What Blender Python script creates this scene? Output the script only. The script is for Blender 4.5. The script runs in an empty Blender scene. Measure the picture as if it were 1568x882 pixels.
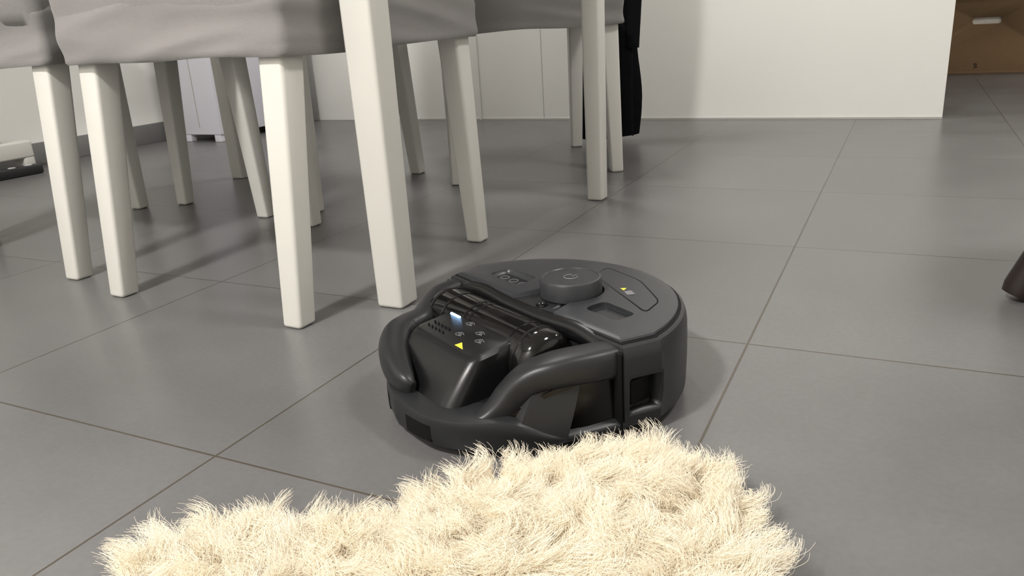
import bpy, bmesh, math, random
import numpy as np
from mathutils import Vector, Matrix, noise
random.seed(4); rng=np.random.default_rng(4)
SC=bpy.context.scene
# ------------------------------------------------------------------ helpers
def lin(c):
    c=c/255.0
    return c/12.92 if c<=0.04045 else ((c+0.055)/1.055)**2.4
def rgb(r,g,b): return (lin(r),lin(g),lin(b),1)
class NT:
    def __init__(s,name):
        s.m=bpy.data.materials.new(name); s.m.use_nodes=True
        s.t=s.m.node_tree; s.b=s.t.nodes['Principled BSDF']; s.out=s.t.nodes['Material Output']
    def n(s,typ,**k):
        nd=s.t.nodes.new(typ)
        for a,v in k.items(): setattr(nd,a,v)
        return nd
    def l(s,a,b): s.t.links.new(a,b)
def mat(name,col,rough=.5,spec=.5,noise_amt=.0,noise_scale=20,bump=0,bump_scale=200,metal=0,coat=0,emit=None,estr=1,trans=0):
    k=NT(name); b=k.b
    b.inputs['Base Color'].default_value=col; b.inputs['Roughness'].default_value=rough
    b.inputs['Specular IOR Level'].default_value=spec; b.inputs['Metallic'].default_value=metal
    b.inputs['Coat Weight'].default_value=coat; b.inputs['Transmission Weight'].default_value=trans
    b.inputs['Coat Roughness'].default_value=.08
    tc=k.n('ShaderNodeTexCoord')
    if noise_amt:
        nz=k.n('ShaderNodeTexNoise'); nz.inputs['Scale'].default_value=noise_scale; nz.inputs['Detail'].default_value=4
        k.l(tc.outputs['Object'],nz.inputs['Vector'])
        mx=k.n('ShaderNodeMix',data_type='RGBA'); 
        mx.inputs['A'].default_value=tuple(c*(1-noise_amt) for c in col[:3])+(1,)
        mx.inputs['B'].default_value=tuple(min(1,c*(1+noise_amt)) for c in col[:3])+(1,)
        k.l(nz.outputs['Fac'],mx.inputs['Factor']); k.l(mx.outputs['Result'],b.inputs['Base Color'])
    if bump:
        nb=k.n('ShaderNodeTexNoise'); nb.inputs['Scale'].default_value=bump_scale; nb.inputs['Detail'].default_value=3
        k.l(tc.outputs['Object'],nb.inputs['Vector'])
        bp=k.n('ShaderNodeBump'); bp.inputs['Strength'].default_value=bump; bp.inputs['Distance'].default_value=.001
        k.l(nb.outputs['Fac'],bp.inputs['Height']); k.l(bp.outputs['Normal'],b.inputs['Normal'])
    if emit:
        b.inputs['Emission Color'].default_value=emit; b.inputs['Emission Strength'].default_value=estr
    return k.m
def mesh_obj(name,verts,faces,m=None,parent=None,smooth=False,ang=None):
    me=bpy.data.meshes.new(name); me.from_pydata([tuple(v) for v in verts],[],faces); me.update()
    bm=bmesh.new(); bm.from_mesh(me); bmesh.ops.recalc_face_normals(bm,faces=bm.faces); bm.to_mesh(me); bm.free()
    o=bpy.data.objects.new(name,me); SC.collection.objects.link(o)
    if m: me.materials.append(m)
    if parent: o.parent=parent
    if smooth:
        for p in me.polygons: p.use_smooth=True
    if ang is not None:
        for p in me.polygons: p.use_smooth=True
        me.set_sharp_from_angle(angle=math.radians(ang))
    return o
def empty(name,loc=(0,0,0),rot=0):
    e=bpy.data.objects.new(name,None); SC.collection.objects.link(e)
    e.location=loc; e.rotation_euler=(0,0,rot); e.empty_display_size=.1
    return e
def box(name,lo,hi,m,parent=None,bev=0,seg=2):
    bm=bmesh.new(); bmesh.ops.create_cube(bm,size=1)
    for v in bm.verts:
        v.co=Vector([lo[i]+(v.co[i]+.5)*(hi[i]-lo[i]) for i in range(3)])
    if bev: bmesh.ops.bevel(bm,geom=list(bm.edges),offset=bev,segments=seg,profile=.5,affect='EDGES')
    me=bpy.data.meshes.new(name); bm.to_mesh(me); bm.free()
    o=bpy.data.objects.new(name,me); SC.collection.objects.link(o); me.materials.append(m)
    if parent: o.parent=parent
    if bev:
        for p in me.polygons: p.use_smooth=True
        me.set_sharp_from_angle(angle=math.radians(35))
    return o
def leg(name,bot,top,sb,st,m,parent,bev=.004):
    bm=bmesh.new(); vs=[]
    for (c,s) in ((bot,sb),(top,st)):
        for dx,dy in ((-1,-1),(1,-1),(1,1),(-1,1)):
            vs.append(bm.verts.new((c[0]+dx*s/2,c[1]+dy*s/2,c[2])))
    for f in ((3,2,1,0),(4,5,6,7),(0,1,5,4),(1,2,6,5),(2,3,7,6),(3,0,4,7)): bm.faces.new([vs[i] for i in f])
    bmesh.ops.bevel(bm,geom=list(bm.edges),offset=bev,segments=3,profile=.5,affect='EDGES')
    me=bpy.data.meshes.new(name); bm.to_mesh(me); bm.free()
    for p in me.polygons: p.use_smooth=True
    me.set_sharp_from_angle(angle=math.radians(40))
    o=bpy.data.objects.new(name,me); SC.collection.objects.link(o); me.materials.append(m); o.parent=parent
    return o
def loft(name,rings,m,parent=None,cap0=True,cap1=True,ang=45):
    n=len(rings[0]); V=[p for r in rings for p in r]; F=[]
    for i in range(len(rings)-1):
        for j in range(n):
            a=i*n+j; b=i*n+(j+1)%n; F.append((a,b,b+n,a+n))
    if cap0: F.append(tuple(range(n))[::-1])
    if cap1: F.append(tuple((len(rings)-1)*n+j for j in range(n)))
    return mesh_obj(name,V,F,m,parent,ang=ang)
def catmull(P,n=8,closed=False):
    P=[Vector(p) for p in P]; out=[]; N=len(P)
    for i in range(N if closed else N-1):
        g=(lambda k: P[k%N]) if closed else (lambda k: P[max(0,min(N-1,k))])
        p0,p1,p2,p3=g(i-1),g(i),g(i+1),g(i+2)
        for j in range(n):
            t=j/n
            out.append(.5*((2*p1)+(p2-p0)*t+(2*p0-5*p1+4*p2-p3)*t*t+(3*p1-p0-3*p2+p3)*t**3))
    if not closed: out.append(P[-1])
    return out
def sweep(name,path,rad,m,parent,seg=20,power=2.6,n=8,closed=False):
    P=catmull(path,n,closed); Rr=catmull([(a,b,0) for a,b in rad],n,closed); rings=[]
    for i,p in enumerate(P):
        a=P[i-1] if (i>0 or closed) else P[0]; b=P[(i+1)%len(P)] if (i<len(P)-1 or closed) else P[-1]
        t=(b-a).normalized(); side=t.cross(Vector((0,0,1)))
        side=side.normalized() if side.length>1e-4 else Vector((1,0,0)); up=side.cross(t).normalized()
        ring=[]
        for k in range(seg):
            an=2*math.pi*k/seg; c,s=math.cos(an),math.sin(an)
            c=math.copysign(abs(c)**(2/power),c); s=math.copysign(abs(s)**(2/power),s)
            ring.append(p+side*c*Rr[i].x+up*s*Rr[i].y)
        rings.append(ring)
    return loft(name,rings,m,parent,ang=60)
def tube(name,path,r,m,parent,seg=8,n=1):
    return sweep(name,path,[(r,r)]*len(path),m,parent,seg=seg,power=2,n=n)
def closed_tube(name,path,r,m,parent,seg=8):
    P=[Vector(p) for p in path]; V=[];F=[];N=len(P)
    for i in range(N):
        t=(P[(i+1)%N]-P[i-1]).normalized(); side=t.cross(Vector((0,0,1))).normalized(); up=side.cross(t)
        for k in range(seg):
            a=2*math.pi*k/seg; V.append(P[i]+side*r*math.cos(a)+up*r*math.sin(a))
    for i in range(N):
        for k in range(seg):
            F.append((i*seg+k,i*seg+(k+1)%seg,((i+1)%N)*seg+(k+1)%seg,((i+1)%N)*seg+k))
    return mesh_obj(name,V,F,m,parent,smooth=True)
def cyl(name,p0,p1,prof,m,parent,seg=48,ang=40):
    p0=Vector(p0); ax=(Vector(p1)-p0).normalized()
    s=ax.orthogonal().normalized(); u=ax.cross(s); rings=[]
    for t,r in prof: rings.append([p0+ax*t+(s*math.cos(2*math.pi*k/seg)+u*math.sin(2*math.pi*k/seg))*r for k in range(seg)])
    return loft(name,rings,m,parent,ang=ang)
def boolean(o,cutters):
    for c in cutters:
        md=o.modifiers.new('b','BOOLEAN'); md.operation='DIFFERENCE'; md.object=c; md.solver='EXACT'
    bpy.context.view_layer.update()
    dg=bpy.context.evaluated_depsgraph_get(); me=bpy.data.meshes.new_from_object(o.evaluated_get(dg))
    o.modifiers.clear(); o.data=me
    for c in cutters: bpy.data.objects.remove(c,do_unlink=True)

# ------------------------------------------------------------------ camera
cd=bpy.data.cameras.new('camera'); cam=bpy.data.objects.new('camera',cd); SC.collection.objects.link(cam)
cd.sensor_width=36; cd.lens=1193/1568*36; cd.clip_start=.01
R=Matrix(((.8975,-.0908,.4316),(.4369,.3162,-.8421),(-.0599,.9443,.3235)))
cam.matrix_world=Matrix.Translation((0,0,.4))@R.to_quaternion().to_matrix().to_4x4()
SC.camera=cam
SC.view_settings.view_transform='Standard'

# ------------------------------------------------------------------ materials
M_white=mat('white_lacquer',rgb(205,203,197),.38,.5,.03,8,.05,300)
M_wall=mat('wall_paint',rgb(236,235,230),.5,.3,.02,3,.1,150)
M_ceil=mat('ceiling_paint',rgb(238,237,232),.8,.2)
def fabric():
    k=NT('grey_cover_fabric'); b=k.b; b.inputs['Roughness'].default_value=.9; b.inputs['Specular IOR Level'].default_value=.15
    b.inputs['Sheen Weight'].default_value=.15
    tc=k.n('ShaderNodeTexCoord')
    w1=k.n('ShaderNodeTexWave',wave_type='BANDS',bands_direction='DIAGONAL'); w1.inputs['Scale'].default_value=180; w1.inputs['Distortion'].default_value=1.0
    w2=k.n('ShaderNodeTexWave',wave_type='BANDS',bands_direction='Z'); w2.inputs['Scale'].default_value=220; w2.inputs['Distortion'].default_value=1.0
    for w in (w1,w2): k.l(tc.outputs['Object'],w.inputs['Vector'])
    ad=k.n('ShaderNodeMath',operation='MULTIPLY'); k.l(w1.outputs['Fac'],ad.inputs[0]); k.l(w2.outputs['Fac'],ad.inputs[1])
    nz=k.n('ShaderNodeTexNoise'); nz.inputs['Scale'].default_value=6; nz.inputs['Detail'].default_value=6; k.l(tc.outputs['Object'],nz.inputs['Vector'])
    m1=k.n('ShaderNodeMix',data_type='RGBA'); m1.inputs['A'].default_value=rgb(130,127,126); m1.inputs['B'].default_value=rgb(166,163,161)
    k.l(ad.outputs[0],m1.inputs['Factor'])
    m2=k.n('ShaderNodeMix',data_type='RGBA',blend_type='MULTIPLY'); m2.inputs['Factor'].default_value=.2
    k.l(m1.outputs['Result'],m2.inputs['A']); k.l(nz.outputs['Fac'],m2.inputs['B']); k.l(m2.outputs['Result'],b.inputs['Base Color'])
    bp=k.n('ShaderNodeBump'); bp.inputs['Strength'].default_value=.35; bp.inputs['Distance'].default_value=.0006
    k.l(ad.outputs[0],bp.inputs['Height']); k.l(bp.outputs['Normal'],b.inputs['Normal'])
    return k.m
M_fab=fabric()
def tiles():
    k=NT('grey_floor_tiles'); b=k.b
    tc=k.n('ShaderNodeTexCoord'); mp=k.n('ShaderNodeMapping'); mp.inputs['Location'].default_value=(.15+.4476*20,-1.377+.4476*20,.37)
    k.l(tc.outputs['Object'],mp.inputs['Vector'])
    br=k.n('ShaderNodeTexBrick'); br.offset=0; br.squash=1
    br.inputs['Scale'].default_value=1; br.inputs['Brick Width'].default_value=.4476; br.inputs['Row Height'].default_value=.4476
    br.inputs['Mortar Size'].default_value=.0014; br.inputs['Mortar Smooth'].default_value=.15; br.inputs['Bias'].default_value=0
    br.inputs['Color1'].default_value=(.42,.42,.42,1); br.inputs['Color2'].default_value=(.58,.58,.58,1); br.inputs['Mortar'].default_value=(0,0,0,1)
    k.l(mp.outputs['Vector'],br.inputs['Vector'])
    n1=k.n('ShaderNodeTexNoise'); n1.inputs['Scale'].default_value=3.5; n1.inputs['Detail'].default_value=5; n1.inputs['Roughness'].default_value=.55
    n2=k.n('ShaderNodeTexNoise'); n2.inputs['Scale'].default_value=160; n2.inputs['Detail'].default_value=1
    for n in (n1,n2): k.l(mp.outputs['Vector'],n.inputs['Vector'])
    r1=k.n('ShaderNodeMapRange'); r1.inputs['From Min'].default_value=.3; r1.inputs['From Max'].default_value=.7; r1.inputs['To Min'].default_value=.88; r1.inputs['To Max'].default_value=1.12
    k.l(n1.outputs['Fac'],r1.inputs['Value'])
    r2=k.n('ShaderNodeMapRange'); r2.inputs['From Min'].default_value=.3; r2.inputs['From Max'].default_value=.7; r2.inputs['To Min'].default_value=.96; r2.inputs['To Max'].default_value=1.04
    k.l(n2.outputs['Fac'],r2.inputs['Value'])
    mu=k.n('ShaderNodeMath',operation='MULTIPLY'); k.l(r1.outputs[0],mu.inputs[0]); k.l(r2.outputs[0],mu.inputs[1])
    sc=k.n('ShaderNodeSeparateColor'); k.l(br.outputs['Color'],sc.inputs[0])
    r3=k.n('ShaderNodeMapRange'); r3.inputs['From Min'].default_value=.42; r3.inputs['From Max'].default_value=.58; r3.inputs['To Min'].default_value=.96; r3.inputs['To Max'].default_value=1.04
    k.l(sc.outputs[0],r3.inputs['Value'])
    mu2=k.n('ShaderNodeMath',operation='MULTIPLY'); k.l(mu.outputs[0],mu2.inputs[0]); k.l(r3.outputs[0],mu2.inputs[1])
    vm=k.n('ShaderNodeVectorMath',operation='SCALE'); vm.inputs[0].default_value=rgb(99,98,98)[:3]; k.l(mu2.outputs[0],vm.inputs['Scale'])
    mx=k.n('ShaderNodeMix',data_type='RGBA'); k.l(br.outputs['Fac'],mx.inputs['Factor']); k.l(vm.outputs[0],mx.inputs['A']); mx.inputs['B'].default_value=rgb(72,66,58)
    k.l(mx.outputs['Result'],b.inputs['Base Color'])
    rr=k.n('ShaderNodeMapRange'); rr.inputs['From Min'].default_value=.3; rr.inputs['From Max'].default_value=.7; rr.inputs['To Min'].default_value=.29; rr.inputs['To Max'].default_value=.36
    k.l(n1.outputs['Fac'],rr.inputs['Value']); k.l(rr.outputs[0],b.inputs['Roughness'])
    b.inputs['Specular IOR Level'].default_value=.5
    iv=k.n('ShaderNodeMath',operation='SUBTRACT'); iv.inputs[0].default_value=1; k.l(br.outputs['Fac'],iv.inputs[1])
    b1=k.n('ShaderNodeBump'); b1.inputs['Strength'].default_value=.5; b1.inputs['Distance'].default_value=.001; k.l(iv.outputs[0],b1.inputs['Height'])
    k.l(b1.outputs['Normal'],b.inputs['Normal'])
    return k.m
M_tile=tiles()
M_gap=mat('shadow_gap',rgb(165,163,158),.7,noise_amt=.05)
M_skirt=mat('tile_baseboard',rgb(120,119,118),.4,.5,.06,5)
M_card=mat('cardboard',rgb(140,114,86),.85,.2,.06,30,.15,80)
M_paper=mat('packing_paper',rgb(225,220,212),.9,.1,.1,40)
M_cab=mat('cabinet_white',rgb(214,213,222),.45,.4,.02,5)
M_plastic_d=mat('dark_plastic',rgb(28,28,30),.45,.5,.1,50)
M_coat=mat('black_wool',rgb(14,14,16),.95,.1,.3,60,.6,300)
M_dwood=mat('dark_wood',rgb(30,20,18),.45,.5,.3,30)

# ------------------------------------------------------------------ room shell
XL,XR,YR,YF,H=-2.88,2.4,-1.6,5.6,2.5
box('floor',(XL-.1,YR-.1,-.05),(XR+.1,YF+.1,0),M_tile)
box('ceiling',(XL-.1,YR-.1,H),(XR+.1,YF+.1,H+.05),M_ceil)
box('wall_left',(XL-.1,YR-.1,0),(XL,YF+.1,H),M_wall)
box('wall_right',(XR,YR-.1,0),(XR+.1,YF+.1,H),M_wall)
box('wall_far',(XL,YF,0),(XR,YF+.1,H),M_wall)
box('wall_rear',(XL,YR-.1,0),(XR,YR,H),M_wall)
YW=3.045
box('wall_back',(XL,YW,0),(.117,YW+.12,H),M_wall,bev=.002)
box('baseboard_back',(-2.2,YW-.004,0),(.117,YW,.006),M_gap)
box('baseboard_left',(XL,YR,0),(XL+.012,YW,.08),M_skirt,bev=.002)
box('trim_1',(-1.358,YW-.0015,.0),(-1.356,YW,H),M_gap)
box('trim_2',(-1.66,YW-.008,0),(-1.652,YW,H),M_wall,bev=.002)

cab=empty('tall_cabinet',(0,0,0))
box('carcass',(-2.73,2.37,.03),(-2.51,2.95,1.95),M_cab,cab,.004)
box('door_gap',(-2.622,2.368,.06),(-2.619,2.372,1.92),M_gap,cab)
for i,(x,y) in enumerate(((-2.705,2.39),(-2.535,2.39),(-2.705,2.92),(-2.535,2.92))):
    box('foot_%d'%(i+1),(x-.018,y-.015,0),(x+.018,y+.015,.032),M_cab,cab,.003)
dk=empty('desk_stand_in',(0,0,0))  # added desk, standing in for a white device on the floor
for k,(ya,yb) in enumerate(((1.02,1.72),(-.10,.6))):
    box('foot_bar_%d'%(k+1),(-2.795,ya,.050),(-2.725,yb,.110),M_white,dk,.008,3)
    box('foot_end_%da'%(k+1),(-2.793,yb-.04,.012),(-2.727,yb,.07),M_white,dk,.008,3)
    box('foot_end_%db'%(k+1),(-2.793,ya,.012),(-2.727,ya+.04,.07),M_white,dk,.008,3)
    box('foot_pad_%da'%(k+1),(-2.785,yb-.035,0),(-2.735,yb-.005,.014),M_plastic_d,dk,.003)
    box('foot_pad_%db'%(k+1),(-2.785,ya+.005,0),(-2.735,ya+.035,.014),M_plastic_d,dk,.003)
    box('column_%d'%(k+1),(-2.79,ya+.20,.10),(-2.73,ya+.30,.705),M_white,dk,.006)
box('adaptor_box',(-2.80,1.54,.104),(-2.73,1.62,.175),M_white,dk,.008)  # white adaptor box on the foot bar
box('desktop',(-2.86,-.15,.70),(-2.40,1.70,.73),M_white,dk,.004)
ps=empty('power_strip',(-2.69,1.58,0),math.radians(86))
box('strip_body',(-.12,-.022,0),(.12,.022,.032),M_plastic_d,ps,.008)
M_sock=mat('socket_white',rgb(200,200,202),.5,noise_amt=.1)
for i in range(4):
    cyl('socket_%d'%(i+1),(-.085+i*.055,0,.030),(-.085+i*.055,0,.037),[(0,.012),(.003,.012),(.003,.008),(.001,.007)],M_sock,ps,24)
tube('cable',[(-.12,0,.02),(-.18,.01,.012),(-.24,.05,.01),(-.3,.10,.02),(-.32,.14,.10),(-.30,.15,.2),(-.2,.16,.3),(-.05,.165,.36)],.004,M_plastic_d,ps,n=8)

# ------------------------------------------------------------------ cardboard box in the next room
cb=empty('cardboard_box',(0,0,0))
bx=box('carton',(-.08,4.80,0),(.74,5.25,.46),M_card,cb,.003)
cut=box('cut',(.27,4.7,.242),(.40,4.86,.275),M_card,None,.014,4)
boolean(bx,[cut])
box('packing_paper_inside',(.265,4.82,.235),(.405,4.83,.28),M_paper,cb)
box('flap_front',(-.08,4.62,.455),(.74,4.80,.46),M_card,cb,.001)
box('base_fold',(-.081,4.797,0),(.741,4.80,.012),M_card,cb,.001)
tube('printed_mark',[(.315,4.799,.045),(.30,4.799,.05),(.305,4.799,.04),(.315,4.799,.032),(.30,4.799,.028)],.0018,M_plastic_d,cb,n=3)

# ------------------------------------------------------------------ table
tab=empty('dining_table',(0,0,0))
tb=[(-.672,.925),(-.618,1.667),(-1.79,1.745),(-1.845,1.0)]
for i,(x,y) in enumerate(tb): leg('leg_%d'%(i+1),(x,y,0),(x,y,.72),.046 if i!=1 else .038,.053 if i!=1 else .045,M_white,tab,.006)
def quadbox(name,pts,z0,z1,m,par,bev):
    bm=bmesh.new(); vs=[bm.verts.new((x,y,z)) for z in (z0,z1) for x,y in pts]
    for f in ((3,2,1,0),(4,5,6,7),(0,1,5,4),(1,2,6,5),(2,3,7,6),(3,0,4,7)): bm.faces.new([vs[i] for i in f])
    bmesh.ops.recalc_face_normals(bm,faces=bm.faces)
    bmesh.ops.bevel(bm,geom=list(bm.edges),offset=bev,segments=2,affect='EDGES')
    me=bpy.data.meshes.new(name); bm.to_mesh(me); bm.free(); o=bpy.data.objects.new(name,me); SC.collection.objects.link(o); me.materials.append(m); o.parent=par
quadbox('tabletop',[(-.63,.885),(-.575,1.71),(-1.84,1.79),(-1.89,.97)],.72,.75,M_white,tab,.004)
quadbox('apron_right',[(-.665,.95),(-.612,1.64),(-.632,1.64),(-.685,.95)],.64,.72,M_white,tab,.002)
quadbox('apron_near',[(-.70,.92),(-.70,.94),(-1.82,1.01),(-1.82,.99)],.64,.72,M_white,tab,.002)
quadbox('apron_far',[(-.64,1.66),(-.64,1.68),(-1.77,1.755),(-1.77,1.735)],.64,.72,M_white,tab,.002)

# ------------------------------------------------------------------ chairs
def rrect(hx,hy0,hy1,r,n=26):
    pts=[]
    cs=[(hx-r,hy0+r,-90),(hx-r,hy1-r,0),(-hx+r,hy1-r,90),(-hx+r,hy0+r,180)]
    for ci,(cx,cy,a0) in enumerate(cs):
        for k in range(6):
            a=math.radians(a0+k*18); pts.append((cx+r*math.cos(a),cy+r*math.sin(a)))
        nx=cs[(ci+1)%4]; a=math.radians(nx[2]); e=(nx[0]+r*math.cos(a),nx[1]+r*math.sin(a)); s=pts[-1]
        for k in range(1,n): pts.append((s[0]+(e[0]-s[0])*k/n, s[1]+(e[1]-s[1])*k/n))
    return pts
def chair(name,loc,rot,seed,zb=.377,wamp=1):
    e=empty(name,(loc[0],loc[1],0),rot)
    for i,(sx,yb,yt,s0,s1,xb,xt) in enumerate(((-1,-.25,-.200,.035,.046,.20,.198),(1,-.25,-.200,.035,.046,.20,.198),(-1,.226,.210,.033,.045,.215,.202),(1,.226,.210,.033,.045,.215,.202))):
        leg('leg_%d'%(i+1),(sx*xb,yb,0),(sx*xt,yt,.43),s0,s1,M_white,e,.006)
    def wr(p,z,amp):
        q=Vector((p[0]*3+z*4+seed*7.3,p[1]*3-z*3,z*9)); f=noise.noise(q)
        q2=Vector((p[0]*5-z*12+seed*3,p[1]*5+z*9,z*16+seed)); g=1-2*abs(noise.noise(q2))
        return amp*wamp*(f*.9+(g-.75)*.55)
    def ring(hx,y0,y1,r,z,amp,wz=0,flare=0):
        L=rrect(hx,y0,y1,r); out=[]
        for i,p in enumerate(L):
            a=L[i-1]; b=L[(i+1)%len(L)]; t=Vector((b[0]-a[0],b[1]-a[1])).normalized(); n=Vector((t.y,-t.x))
            w=max(wr(p,z,amp),-.006)
            dz=wz*noise.noise(Vector((p[0]*6+seed*2,p[1]*6,seed)))
            out.append((p[0]+n.x*w,p[1]+n.y*w,z+dz))
        return out
    rings=[]
    y0,y1=-.240,.248
    rings.append(ring(.228,y0+.010,y1-.010,.018,.415,.002))
    rings.append(ring(.233,y0+.004,y1-.004,.018,zb+.005,.004,.006))
    rings.append(ring(.236,y0,y1,.018,zb,.005,.006))
    rings.append(ring(.239,y0-.003,y1+.002,.018,zb+.004,.006,.006))
    for k in range(1,15):
        t=k/14; z=zb+.006+t*(.455-zb)
        rings.append(ring(.239+.003*math.sin(t*3),y0-.003,y1+.002,.018,z,.008*(1-t*.3)))
    rings.append(ring(.238,y0,y1,.03,.472,.004))
    rings.append(ring(.225,y0+.012,y1-.012,.035,.482,.002))
    rings.append(ring(.15,y0+.08,y1-.08,.04,.487,.001))
    loft('seat_cover',rings,M_fab,e,cap0=True,cap1=True,ang=70)
    rb=[]
    for k in range(0,22):
        t=k/21; z=.44+t*.53; off=-.085*t
        yb0=-.241+off; th=.085-.03*t
        hx=.239-.012*t
        rb.append(ring(hx,yb0,yb0+th,.02,z,.007*(1-abs(2*t-1)**4*.5)))
    rb.append(ring(.215,-.238-.085+.012,-.238-.085+.045,.015,.985,.001))
    loft('back_cover',rb,M_fab,e,ang=70)
    return e
chair('dining_chair',(-.95,1.065),math.radians(-3),1,.375,1.2)
chair('dining_chair',(-1.54,1.12),0,2,.375,2.2)
chair('dining_chair',(-1.45,1.64),math.pi,3)
chair('dining_chair',(-.987,2.07),math.radians(212.7),4)

# black coat hung over the corner of the rear chair
ct=empty('black_coat',(-.862,2.452,0),math.radians(25))
rings=[]
for k in range(34):
    t=k/33; z=.025+t*.98; ring=[]
    hx=.088*(1-.15*t)+.006*math.sin(t*9); hy=.045+.01*math.sin(t*5)
    for j in range(72):
        a=2*math.pi*j/72
        f=1+.14*math.sin(a*6+1.5*noise.noise(Vector((t*3,0,0))))+.12*noise.noise(Vector((math.cos(a)*2,math.sin(a)*2,t*5)))
        ring.append((hx*math.cos(a)*f,hy*math.sin(a)*f,z+.012*noise.noise(Vector((math.cos(a)*2,math.sin(a)*2,4)))))
    rings.append(ring)
rings.append([(x*.6,y*.6,1.02) for x,y,z in rings[-1]])
loft('coat_body',rings,M_coat,ct,ang=80)
sweep('sleeve',[(.05,-.035,.95),(.075,-.05,.8),(.082,-.045,.6),(.075,-.04,.42),(.07,-.035,.30)],[(.03,.03),(.033,.033),(.03,.03),(.026,.026),(.024,.024)],M_coat,ct,power=2)

# dark stool on the right (one splayed foot shows)
st=empty('wooden_stool',(.37,1.25,0),0)
cyl('seat',(0,0,.40),(0,0,.45),[(0,.15),(.006,.165),(.03,.17),(.044,.165),(.05,.14)],M_dwood,st)
for i,a in enumerate((196,316,76)):
    a=math.radians(a); c,s=math.cos(a),math.sin(a)
    cyl('leg_%d'%(i+1),(c*.220,s*.220,.009),(c*.04,s*.04,.41),[(-.002,.018),(.01,.021),(.2,.022),(.43,.022)],M_dwood,st,24)

# ------------------------------------------------------------------ ROBOT VACUUM
RX,RY,RA=-.361,.738,math.radians(-28.7)
rob=empty('robot_vacuum',(RX,RY,0),RA); rob.scale=(1.03,1.03,1.03)
Tm=Matrix.Translation((RX,RY,0))@Matrix.Rotation(RA,4,'Z')@Matrix.Diagonal((1.03,1.03,1.03,1))
M_rb=mat('charcoal_satin',rgb(44,45,48),.32,.4,.04,60,.12,1200)
M_rw=mat('charcoal_matte',rgb(30,31,33),.38,.4,.04,60,.12,1200)
M_bk=mat('black_satin',rgb(15,15,16),.30,.4,.08,60,.1,1200)
M_gl=mat('black_gloss',rgb(9,9,10),.2,.4,.1,30)
M_bin=mat('smoked_bin',rgb(14,13,12),.09,.4,.3,14)
M_hole=mat('deep_black',rgb(6,6,7),.7,.2,.1,30)
M_led=mat('led_strip',rgb(200,225,255),.4,emit=rgb(150,200,255),estr=4)
M_yel=mat('yellow_label',rgb(205,196,60),.5,noise_amt=.03)
M_mark=mat('printed_marks',rgb(105,105,108),.5,noise_amt=.03)
arcp=[(.17*math.sin(a),.17*math.cos(a)) for a in [math.radians(4.5*i) for i in range(1,18)]]
fr=[(p.x,p.y) for p in catmull([(.167,.035,0),(.159,.0,0),(.147,-.05,0),(.126,-.10,0),(.096,-.140,0),(.055,-.164,0),(.0,-.169,0)],6)]
fl=[(p.x,p.y) for p in catmull([(.167,.035,0),(.157,.0,0),(.142,-.05,0),(.117,-.094,0),(.085,-.128,0),(.046,-.154,0),(.0,-.169,0)],6)]
OUT=[(0,.17)]+arcp+fr+[(-x,y) for x,y in fl[-2::-1]]+[(-x,y) for x,y in arcp[::-1]]
def sc_out(s,z,off=0):
    return [(x*s,y*s,z) for x,y in OUT]
def smst(a,b,x):
    t=max(0,min(1,(x-a)/(b-a))); return t*t*(3-2*t)
def low(s,zf,zr):
    return [(x*s,y*s,zf+(zr-zf)*smst(-.120,-.065,y)) for x,y in OUT]
loft('chassis',[sc_out(.93,.007),sc_out(.985,.010),low(1,.018,.013),low(1,.036,.016),low(.99,.040,.018),low(.95,.042,.020),low(.80,.040,.03)],M_rw,rob)
loft('inner_body',[sc_out(.93,.012),sc_out(.93,.03),low(.90,.036,.045),low(.86,.038,.058),low(.80,.038,.062)],M_bk,rob)
for i,sx in enumerate((-1,1)):
    cyl('wheel_%d'%(i+1),(sx*.115,.0,.033),(sx*.09,.0,.033),[(0,.03),(.003,.033),(.022,.033),(.025,.03)],M_hole,rob,32)
    V=[];F=[]
    prof=[(.152,-.006),(.145,-.04),(.132,-.075),(.114,-.105)]
    for k,(x,y) in enumerate(prof):
        zt=(.070,.070,.060,.040)[k]
        if sx<0: x-=.008
        for xx,z in ((x-.002,.012),(x-.006,zt),(x-.016,zt),(x-.014,.012)): V.append((sx*xx,y,z))
    for k in range(3):
        for j in range(4): F.append((k*4+j,k*4+(j+1)%4,(k+1)*4+(j+1)%4,(k+1)*4+j))
    F+=[(0,1,2,3),(12,13,14,15)]
    mesh_obj('side_wall_%d'%(i+1),V,F,M_gl,rob,ang=40)
def clip(s,ycut=-.004):
    P=[(x*s,y*s) for x,y in OUT]; Q=[]
    N=len(P)
    for i in range(N):
        a=P[i]; b=P[(i+1)%N]
        if a[1]>=ycut: Q.append(a)
        if (a[1]-ycut)*(b[1]-ycut)<0:
            t=(ycut-a[1])/(b[1]-a[1]); Q.append((a[0]+(b[0]-a[0])*t,ycut))
    return Q
def dome(x,y): return .004*(1-(x*x+y*y)/.17**2)
C0=clip(1.0)
def cs(s,z,dm=0,dy=0):
    return [(x*s,(y-.07)*s+.07+dy,z+dm*dome(x*s,y*s)) for x,y in C0]
shell=loft('rear_shell',[cs(.97,.010),cs(1.0,.014),cs(1.004,.022),cs(1.011,.045),cs(1.012,.066),cs(1.008,.082),cs(1.0,.089),cs(.985,.0935),cs(.955,.0955)],M_rw,rob,ang=30)
cutter=box('cutter',(.150,.000,.026),(.20,.036,.063),M_hole,None,.004,3); cutter.matrix_world=Tm
bpy.context.view_layer.update()
boolean(shell,[cutter])
box('side_insert',(.1505,.005,.031),(.157,.031,.058),M_hole,rob,.003)  # deep black insert set into the square side recess
box('seam_right',(.148,-.009,.012),(.1580,-.006,.090),M_hole,rob,.001); box('seam_left',(-.1560,-.009,.012),(-.146,-.006,.090),M_hole,rob,.001)
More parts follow.
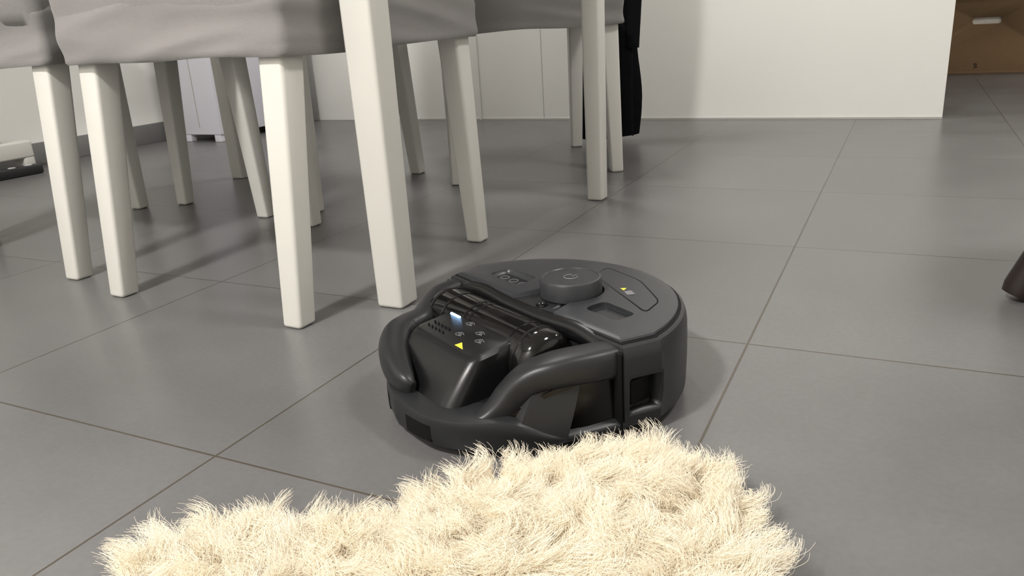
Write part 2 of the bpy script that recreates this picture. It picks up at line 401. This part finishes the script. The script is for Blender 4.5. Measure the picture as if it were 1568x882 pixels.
loft('rim_groove',[cs(.957,.0945),cs(.957,.0958),cs(.925,.0958),cs(.925,.094)],M_hole,rob)
plate=loft('top_plate',[cs(.936,.088),cs(.936,.0965),cs(.929,.0982),cs(.90,.0982,.9)]+[cs(s,.0982,1) for s in (.82,.7,.55,.4,.2)],M_rb,rob,ang=30)
KX,KY=.012,.053
c1=cyl('c1',(KX,KY,.090),(KX,KY,.12),[(0,.037),(.03,.037)],M_hole,None,64); c1.matrix_world=Tm
c2=box('c2',(.064,.028,.0905),(.112,.056,.12),M_hole,None,.007,4); c2.matrix_world=Tm
c3=mesh_obj('c3',[(-.032,-.02,.088),(.048,-.02,.088),(.034,.042,.092),(-.012,.042,.092),(-.046,-.02,.12),(.060,-.02,.12),(.042,.042,.12),(-.022,.042,.12)],[(3,2,1,0),(4,5,6,7),(0,1,5,4),(1,2,6,5),(2,3,7,6),(3,0,4,7)],M_hole); c3.matrix_world=Tm
c4=box('c4',(-.110,.022,.094),(-.048,.054,.12),M_hole,None,.010,4); c4.matrix_world=Tm
bpy.context.view_layer.update()
boolean(plate,[c1,c2,c3,c4])
for p in plate.data.polygons: p.use_smooth=True
plate.data.set_sharp_from_angle(angle=math.radians(30))
box('handle_pit',(.062,.026,.0895),(.114,.058,.0915),M_hole,rob)
box('icon_pit',(-.112,.020,.0935),(-.046,.056,.0948),M_gl,rob)
cyl('knob_neck',(KX,KY,.089),(KX,KY,.12),[(0,.036),(.004,.036),(.005,.0315),(.02,.0315)],M_gl,rob,64)
cyl('power_knob',(KX,KY,.0975),(KX,KY,.14),[(0,.0328),(.001,.0348),(.018,.0345),(.0203,.0333),(.0208,.0313),(.0200,.0305),(.0200,.001)],M_rb,rob,72)
ZK=.1178
arc=[(KX+.0075*math.sin(a),KY+.0075*math.cos(a),ZK) for a in [math.radians(40+i*14) for i in range(21)]]
tube('power_icon_ring',arc,.0006,M_mark,rob)
tube('power_icon_bar',[(KX,KY+.002,ZK),(KX,KY+.009,ZK)],.0006,M_mark,rob)
loft('camera_housing',[[(-.012,-.004,.088),(.038,-.004,.088),(.030,.032,.088),(-.008,.032,.088)],[(-.006,-.002,.0935),(.032,-.002,.0935),(.028,.032,.0990),(-.006,.032,.0990)]],M_rw,rob,ang=20)
cyl('camera_lens',(.014,.010,.0940),(.014,.008,.12),[(0,.0065),(.0025,.0065),(.003,.005),(.002,.004)],M_gl,rob,32)
for i in range(3): closed_tube('top_icon_%d'%(i+1),[(-.096+i*.018+.0055*math.cos(a),.038+.0055*math.sin(a),.0952) for a in [2*math.pi*k/16 for k in range(16)]],.0006,M_mark,rob,6)
def roundpoly(P,r,n=5):
    out=[]
    for i,p in enumerate(P):
        p=Vector(p); a=(Vector(P[i-1])-p).normalized()*r; b=(Vector(P[(i+1)%len(P)])-p).normalized()*r
        for k in range(n+1):
            t=k/n; out.append((p+a)*(1-t)**2+p*2*t*(1-t)+(p+b)*t*t)
        q=Vector(P[(i+1)%len(P)])
        for k in range(1,6): out.append((p+b).lerp(q-(q-p).normalized()*r,k/6))
    return out
lid=roundpoly([(.046,.088),(-.010,.108),(-.026,.140),(.038,.133),(.101,.100),(.115,.066)],.010)
closed_tube('lid_groove',[(p.x,p.y,.0984+dome(p.x,p.y)) for p in lid],.0009,M_hole,rob,8)
mesh_obj('yellow_sticker',[(.045,.096,.1018),(.053,.094,.1016),(.049,.102,.1016)],[(0,1,2)],M_yel,rob)
mesh_obj('grey_sticker',[(.055,.092,.1016),(.066,.087,.1015),(.070,.095,.1014),(.058,.100,.1015)],[(0,1,2,3)],M_mark,rob)
sweep('bin_cradle',[(-.138,.002,.080),(-.09,.004,.088),(-.03,.0,.086),(.03,.0,.086),(.09,.004,.088),(.135,.002,.080)],[(.010,.010),(.012,.011),(.010,.010),(.010,.010),(.012,.011),(.010,.010)],M_bk,rob,power=2.4)
# dust bin
BY,BZ=-.034,.062
cyl('dust_bin',(-.120,BY,BZ),(.1,BY,BZ),[(0,.018),(.001,.027),(.006,.0325),(.02,.035),(.188,.035),(.200,.033),(.207,.027),(.210,.016)],M_bin,rob,64)
for i,x in enumerate((-.106,-.080,-.040,-.030,.045,.062)):
    cyl('bin_band_%d'%(i+1),(x,BY,BZ),(x+.01,BY,BZ),[(0,.034),(.0005,.0356),(.0035,.0356),(.004,.034)],M_bk if i in(0,5) else M_gl,rob,64)
def slab(x0,x1,yf,yr,zf,zr,r):
    out=[]
    for p in rrect((x1-x0)/2,yf,yr,r,6):
        t=(p[1]-yf)/(yr-yf); out.append(((x0+x1)/2+p[0],p[1],zf+(zr-zf)*t))
    return out
loft('brush_housing',[slab(-.066,.064,-.149,-.050,.026,.03,.014),slab(-.067,.063,-.142,-.050,.044,.05,.016),slab(-.068,.059,-.121,-.050,.066,.075,.014),slab(-.068,.057,-.111,-.050,.0765,.083,.012),slab(-.065,.054,-.106,-.053,.0800,.0865,.011),slab(-.062,.051,-.102,-.056,.0810,.0875,.010)],M_bk,rob,ang=28)
def topz(y): return .0810+(.0065)*(y+.102)/.046+.0003
tube('led',[(-.056,-.063,topz(-.063)+.0002),(-.038,-.063,topz(-.063)+.0002)],.0015,M_led,rob,n=2)
for r_ in range(2):
    for i in range(5):
        x=-.056+i*.0075; y=-.084-.008*r_
        tube('vent_slot_%d'%(r_*5+i+1),[(x,y,topz(y)),(x+.004,y-.002,topz(y-.002))],.0011,M_hole,rob,n=2)
def icon(n,cx,cy):
    tube('icon_%d_a'%n,[(cx-.006,cy-.003,topz(cy-.003)),(cx-.001,cy+.003,topz(cy+.003)),(cx+.006,cy+.001,topz(cy+.001))],.0004,M_mark,rob,n=3)
    tube('icon_%d_c'%n,[(cx-.003,cy-.004,topz(cy-.004)),(cx+.005,cy-.002,topz(cy-.002))],.0004,M_mark,rob,n=2)
    closed_tube('icon_%d_b'%n,[(cx+.001+.002*math.cos(a),cy-.0005+.0014*math.sin(a),topz(cy)) for a in [2*math.pi*k/12 for k in range(12)]],.00035,M_mark,rob,6)
icon(1,-.014,-.064); icon(2,.014,-.070); icon(3,-.004,-.084); icon(4,.028,-.080)
mesh_obj('yellow_label',[(.012,-.101,topz(-.101)),(.028,-.101,topz(-.101)),(.014,-.093,topz(-.093))],[(0,1,2)],M_yel,rob)
sweep('bumper_loop',[(-.141,.002,.075),(-.136,-.03,.075),(-.121,-.056,.071),(-.105,-.074,.067),(-.104,-.092,.062),(-.096,-.110,.059),(-.072,-.128,.055),(-.040,-.142,.052),(-.008,-.150,.049),(.004,-.148,.046)],
      [(.014,.018),(.014,.017),(.013,.015),(.015,.016),(.018,.018),(.018,.019),(.018,.019),(.015,.018),(.010,.013),(.004,.007)],M_rw,rob,seg=28,power=2.8)
sweep('side_arm',[(.137,.002,.076),(.132,-.025,.078),(.120,-.056,.077),(.107,-.078,.070),(.099,-.094,.055),(.094,-.110,.040),(.084,-.130,.030),(.05,-.152,.028)],
      [(.018,.017),(.019,.016),(.019,.015),(.017,.014),(.014,.014),(.012,.012),(.010,.010),(.006,.006)],M_rw,rob,seg=28,power=3.4)
def surf_y(x):
    for i in range(len(OUT)):
        a=OUT[i]; b=OUT[(i+1)%len(OUT)]
        if a[1]<-.08 and (a[0]-x)*(b[0]-x)<=0: return a[1]+(b[1]-a[1])*((x-a[0])/(b[0]-a[0]+1e-9))
def win(n,x0,x1,z0,z1):
    xs=[x0+(x1-x0)*i/8 for i in range(9)]; V=[];F=[]
    for x in xs:
        y=surf_y(x)-.0004
        V+= [(x,y,z0),(x,y,z1),(x,y+.008,z1),(x,y+.008,z0)]
    for i in range(8):
        for k in range(4): F.append((i*4+k,i*4+(k+1)%4,(i+1)*4+(k+1)%4,(i+1)*4+k))
    F+=[(0,1,2,3),(32,33,34,35)]
    return mesh_obj('bumper_window_%d'%n,V,F,M_hole,rob)
win(1,.022,.060,.014,.031); win(2,-.068,-.028,.014,.031)
loft('gusset',[[(.095,-.115,.012),(.1215,-.109,.012),(.143,-.064,.012),(.115,-.066,.012)],[(.10,-.100,.042),(.121,-.096,.042),(.142,-.052,.042),(.115,-.055,.042)],[(.10,-.082,.068),(.120,-.080,.068),(.138,-.040,.068),(.115,-.044,.068)]],M_rw,rob,ang=50)

# ------------------------------------------------------------------ sheepskin rug
tips=[(-.508,.25),(-.508,.343),(-.449,.397),(-.365,.440),(-.320,.520),(-.285,.562),(-.214,.606),(-.184,.63),(-.135,.62),(-.082,.584),(-.05,.52),(-.028,.44),(-.01,.33),(-.02,.2),(-.05,.08),(-.14,-.02),(-.28,-.05),(-.42,.0),(-.5,.12)]
SL=catmull([(x,y,0) for x,y in tips],8,True); cx=sum(p.x for p in SL)/len(SL); cy=sum(p.y for p in SL)/len(SL)
inset=[]
for i,p in enumerate(SL):
    a=SL[i-1]; b=SL[(i+1)%len(SL)]; t=(b-a).normalized(); n=Vector((-t.y,t.x,0))
    if n.dot(Vector((cx,cy,0))-p)<0: n=-n
    inset.append(p+n*.028)
poly=np.array([(p.x,p.y) for p in inset])
def inside(x,y):
    c=np.zeros(len(x),bool); n=len(poly)
    for i in range(n):
        x1,y1=poly[i]; x2,y2=poly[(i+1)%n]
        cond=((y1>y)!=(y2>y)); xi=(x2-x1)*(y-y1)/(y2-y1+1e-12)+x1
        c^=cond&(x<xi)
    return c
def edge_dist(x,y):
    d=np.full(len(x),9.); nx=np.zeros(len(x)); ny=np.zeros(len(x)); n=len(poly)
    for i in range(n):
        a=poly[i]; b=poly[(i+1)%n]; ab=b-a; t=np.clip(((x-a[0])*ab[0]+(y-a[1])*ab[1])/(ab@ab),0,1)
        qx=a[0]+t*ab[0]; qy=a[1]+t*ab[1]; dd=np.hypot(x-qx,y-qy); m=dd<d
        d[m]=dd[m]; nx[m]=(qx-x)[m]; ny[m]=(qy-y)[m]
    l=np.hypot(nx,ny)+1e-9
    return d,nx/l,ny/l
rug=empty('sheepskin_rug',(0,0,0))
M_hide=mat('hide_leather',rgb(230,216,188),.9,.2,.1,20)
loft('hide',[[(p.x,p.y,.002) for p in inset],[(p.x,p.y,.007) for p in inset]],M_hide,rug)
def wool_mat():
    k=NT('cream_wool'); b=k.b; b.inputs['Roughness'].default_value=.65; b.inputs['Specular IOR Level'].default_value=.15
    tc=k.n('ShaderNodeTexCoord'); hi=k.n('ShaderNodeHairInfo')
    n=k.n('ShaderNodeTexNoise'); n.inputs['Scale'].default_value=16; n.inputs['Detail'].default_value=3; k.l(tc.outputs['Object'],n.inputs['Vector'])
    m1=k.n('ShaderNodeMix',data_type='RGBA'); m1.inputs['A'].default_value=rgb(247,242,231); m1.inputs['B'].default_value=rgb(243,232,209); k.l(n.outputs['Fac'],m1.inputs['Factor'])
    m2=k.n('ShaderNodeMix',data_type='RGBA'); m2.inputs['A'].default_value=rgb(240,226,197); k.l(m1.outputs['Result'],m2.inputs['B'])  # roots deeper yellow: shading between the locks put into the colour
    mr=k.n('ShaderNodeMapRange'); mr.inputs['From Max'].default_value=.6; k.l(hi.outputs['Intercept'],mr.inputs['Value']); k.l(mr.outputs[0],m2.inputs['Factor'])
    k.l(m2.outputs['Result'],b.inputs['Base Color'])
    tr=k.n('ShaderNodeBsdfTranslucent'); k.l(m2.outputs['Result'],tr.inputs['Color'])
    ms=k.n('ShaderNodeMixShader'); ms.inputs[0].default_value=.3; k.l(b.outputs[0],ms.inputs[1]); k.l(tr.outputs[0],ms.inputs[2]); k.l(ms.outputs[0],k.out.inputs['Surface'])
    return k.m
M_wool=wool_mat()
def wool():
    K=11
    sp=.0088
    gx,gy=np.meshgrid(np.arange(-.6,.1,sp),np.arange(-.1,.7,sp)); tx=gx.ravel()+rng.uniform(-.5,.5,gx.size)*sp; ty=gy.ravel()+rng.uniform(-.5,.5,gx.size)*sp
    m=inside(tx,ty); tx=tx[m]; ty=ty[m]; T=len(tx)
    d,nx,ny=edge_dist(tx,ty)
    lean=np.zeros((T,2))
    for i in range(T):
        v=Vector((tx[i]*11,ty[i]*11,3.1)); a=noise.noise(v)*7+1.2
        s=.35+.6*noise.noise(v*2.1+Vector((9,3,1)))
        lean[i]=(math.cos(a)*s,math.sin(a)*s)
    lean+=rng.normal(0,.38,(T,2))
    e=np.clip(1-d/.04,0,1)
    lean[:,0]+=nx*e*.6; lean[:,1]+=ny*e*.6
    hgt=np.array([noise.noise(Vector((x*14,y*14,7))) for x,y in zip(tx,ty)])*.010
    ln=.052+.010*rng.standard_normal(T).clip(-1.5,1.5)+hgt-.008*e
    S=105
    base=np.repeat(np.stack([tx,ty],1),S,0); N=len(base)
    r=np.sqrt(rng.uniform(0,1,N))*.0105; a=rng.uniform(0,2*np.pi,N)
    off=np.stack([r*np.cos(a),r*np.sin(a)],1)
    le=np.repeat(lean,S,0)+rng.normal(0,.11,(N,2)); l=np.repeat(ln,S)*rng.uniform(.62,1.08,N)
    ph=np.repeat(rng.uniform(0,6.28,T),S)+rng.normal(0,.36,N); amp=np.repeat(rng.uniform(.0024,.0052,T),S)*rng.uniform(.8,1.2,N); fr_=np.repeat(rng.uniform(8,15,T),S)
    ph2=rng.uniform(0,6.28,N)
    dirz=1/np.sqrt(1+(le**2).sum(1))
    t=np.linspace(0,1,K); P=np.zeros((N,K,3),np.float32)
    clump=np.repeat(rng.uniform(.45,.85,T),S)
    for k,tt in enumerate(t):
        cl=1-clump*tt**1.3; bend=tt**1.6
        P[:,k,0]=base[:,0]+off[:,0]*cl+le[:,0]*dirz*l*bend+amp*tt*np.cos(ph+fr_*tt)+.0005*tt*np.sin(ph2+20*tt)
        P[:,k,1]=base[:,1]+off[:,1]*cl+le[:,1]*dirz*l*bend+amp*tt*np.sin(ph+fr_*tt)+.0005*tt*np.cos(ph2+23*tt)
        P[:,k,2]=.006+l*tt*(dirz*.6+.4*(1-.45*tt))-.004*tt**3
    P[:,:,2]=np.maximum(P[:,:,2],.003)
    hc=bpy.data.hair_curves.new('wool'); hc.add_curves([K]*N)
    hc.attributes['position'].data.foreach_set('vector',P.reshape(-1))
    rad=np.tile((.00019*(1-.55*t**2)).astype(np.float32),N)
    at=hc.attributes.get('radius') or hc.attributes.new('radius','FLOAT','POINT')
    at.data.foreach_set('value',rad)
    o=bpy.data.objects.new('wool',hc); SC.collection.objects.link(o); hc.materials.append(M_wool); o.parent=rug
wool()

# ------------------------------------------------------------------ lights
def area(name,loc,size,power,col=(1,.97,.935)):
    l=bpy.data.lights.new(name,'AREA'); l.shape='DISK'; l.size=size; l.energy=power; l.color=col
    o=bpy.data.objects.new(name,l); SC.collection.objects.link(o); o.location=loc
    return o
area('ceiling_lamp_1',(-.95,-1.0,2.46),.3,112)
area('ceiling_lamp_2',(1.0,1.2,2.46),.5,36)
area('ceiling_lamp_3',(-1.4,2.2,2.46),.4,24)
area('ceiling_lamp_4',(1.4,4.3,2.46),.4,20)
w=bpy.data.worlds.new('w'); SC.world=w; w.use_nodes=True; w.node_tree.nodes['Background'].inputs[0].default_value=(.9,.88,.85,1); w.node_tree.nodes['Background'].inputs[1].default_value=.3
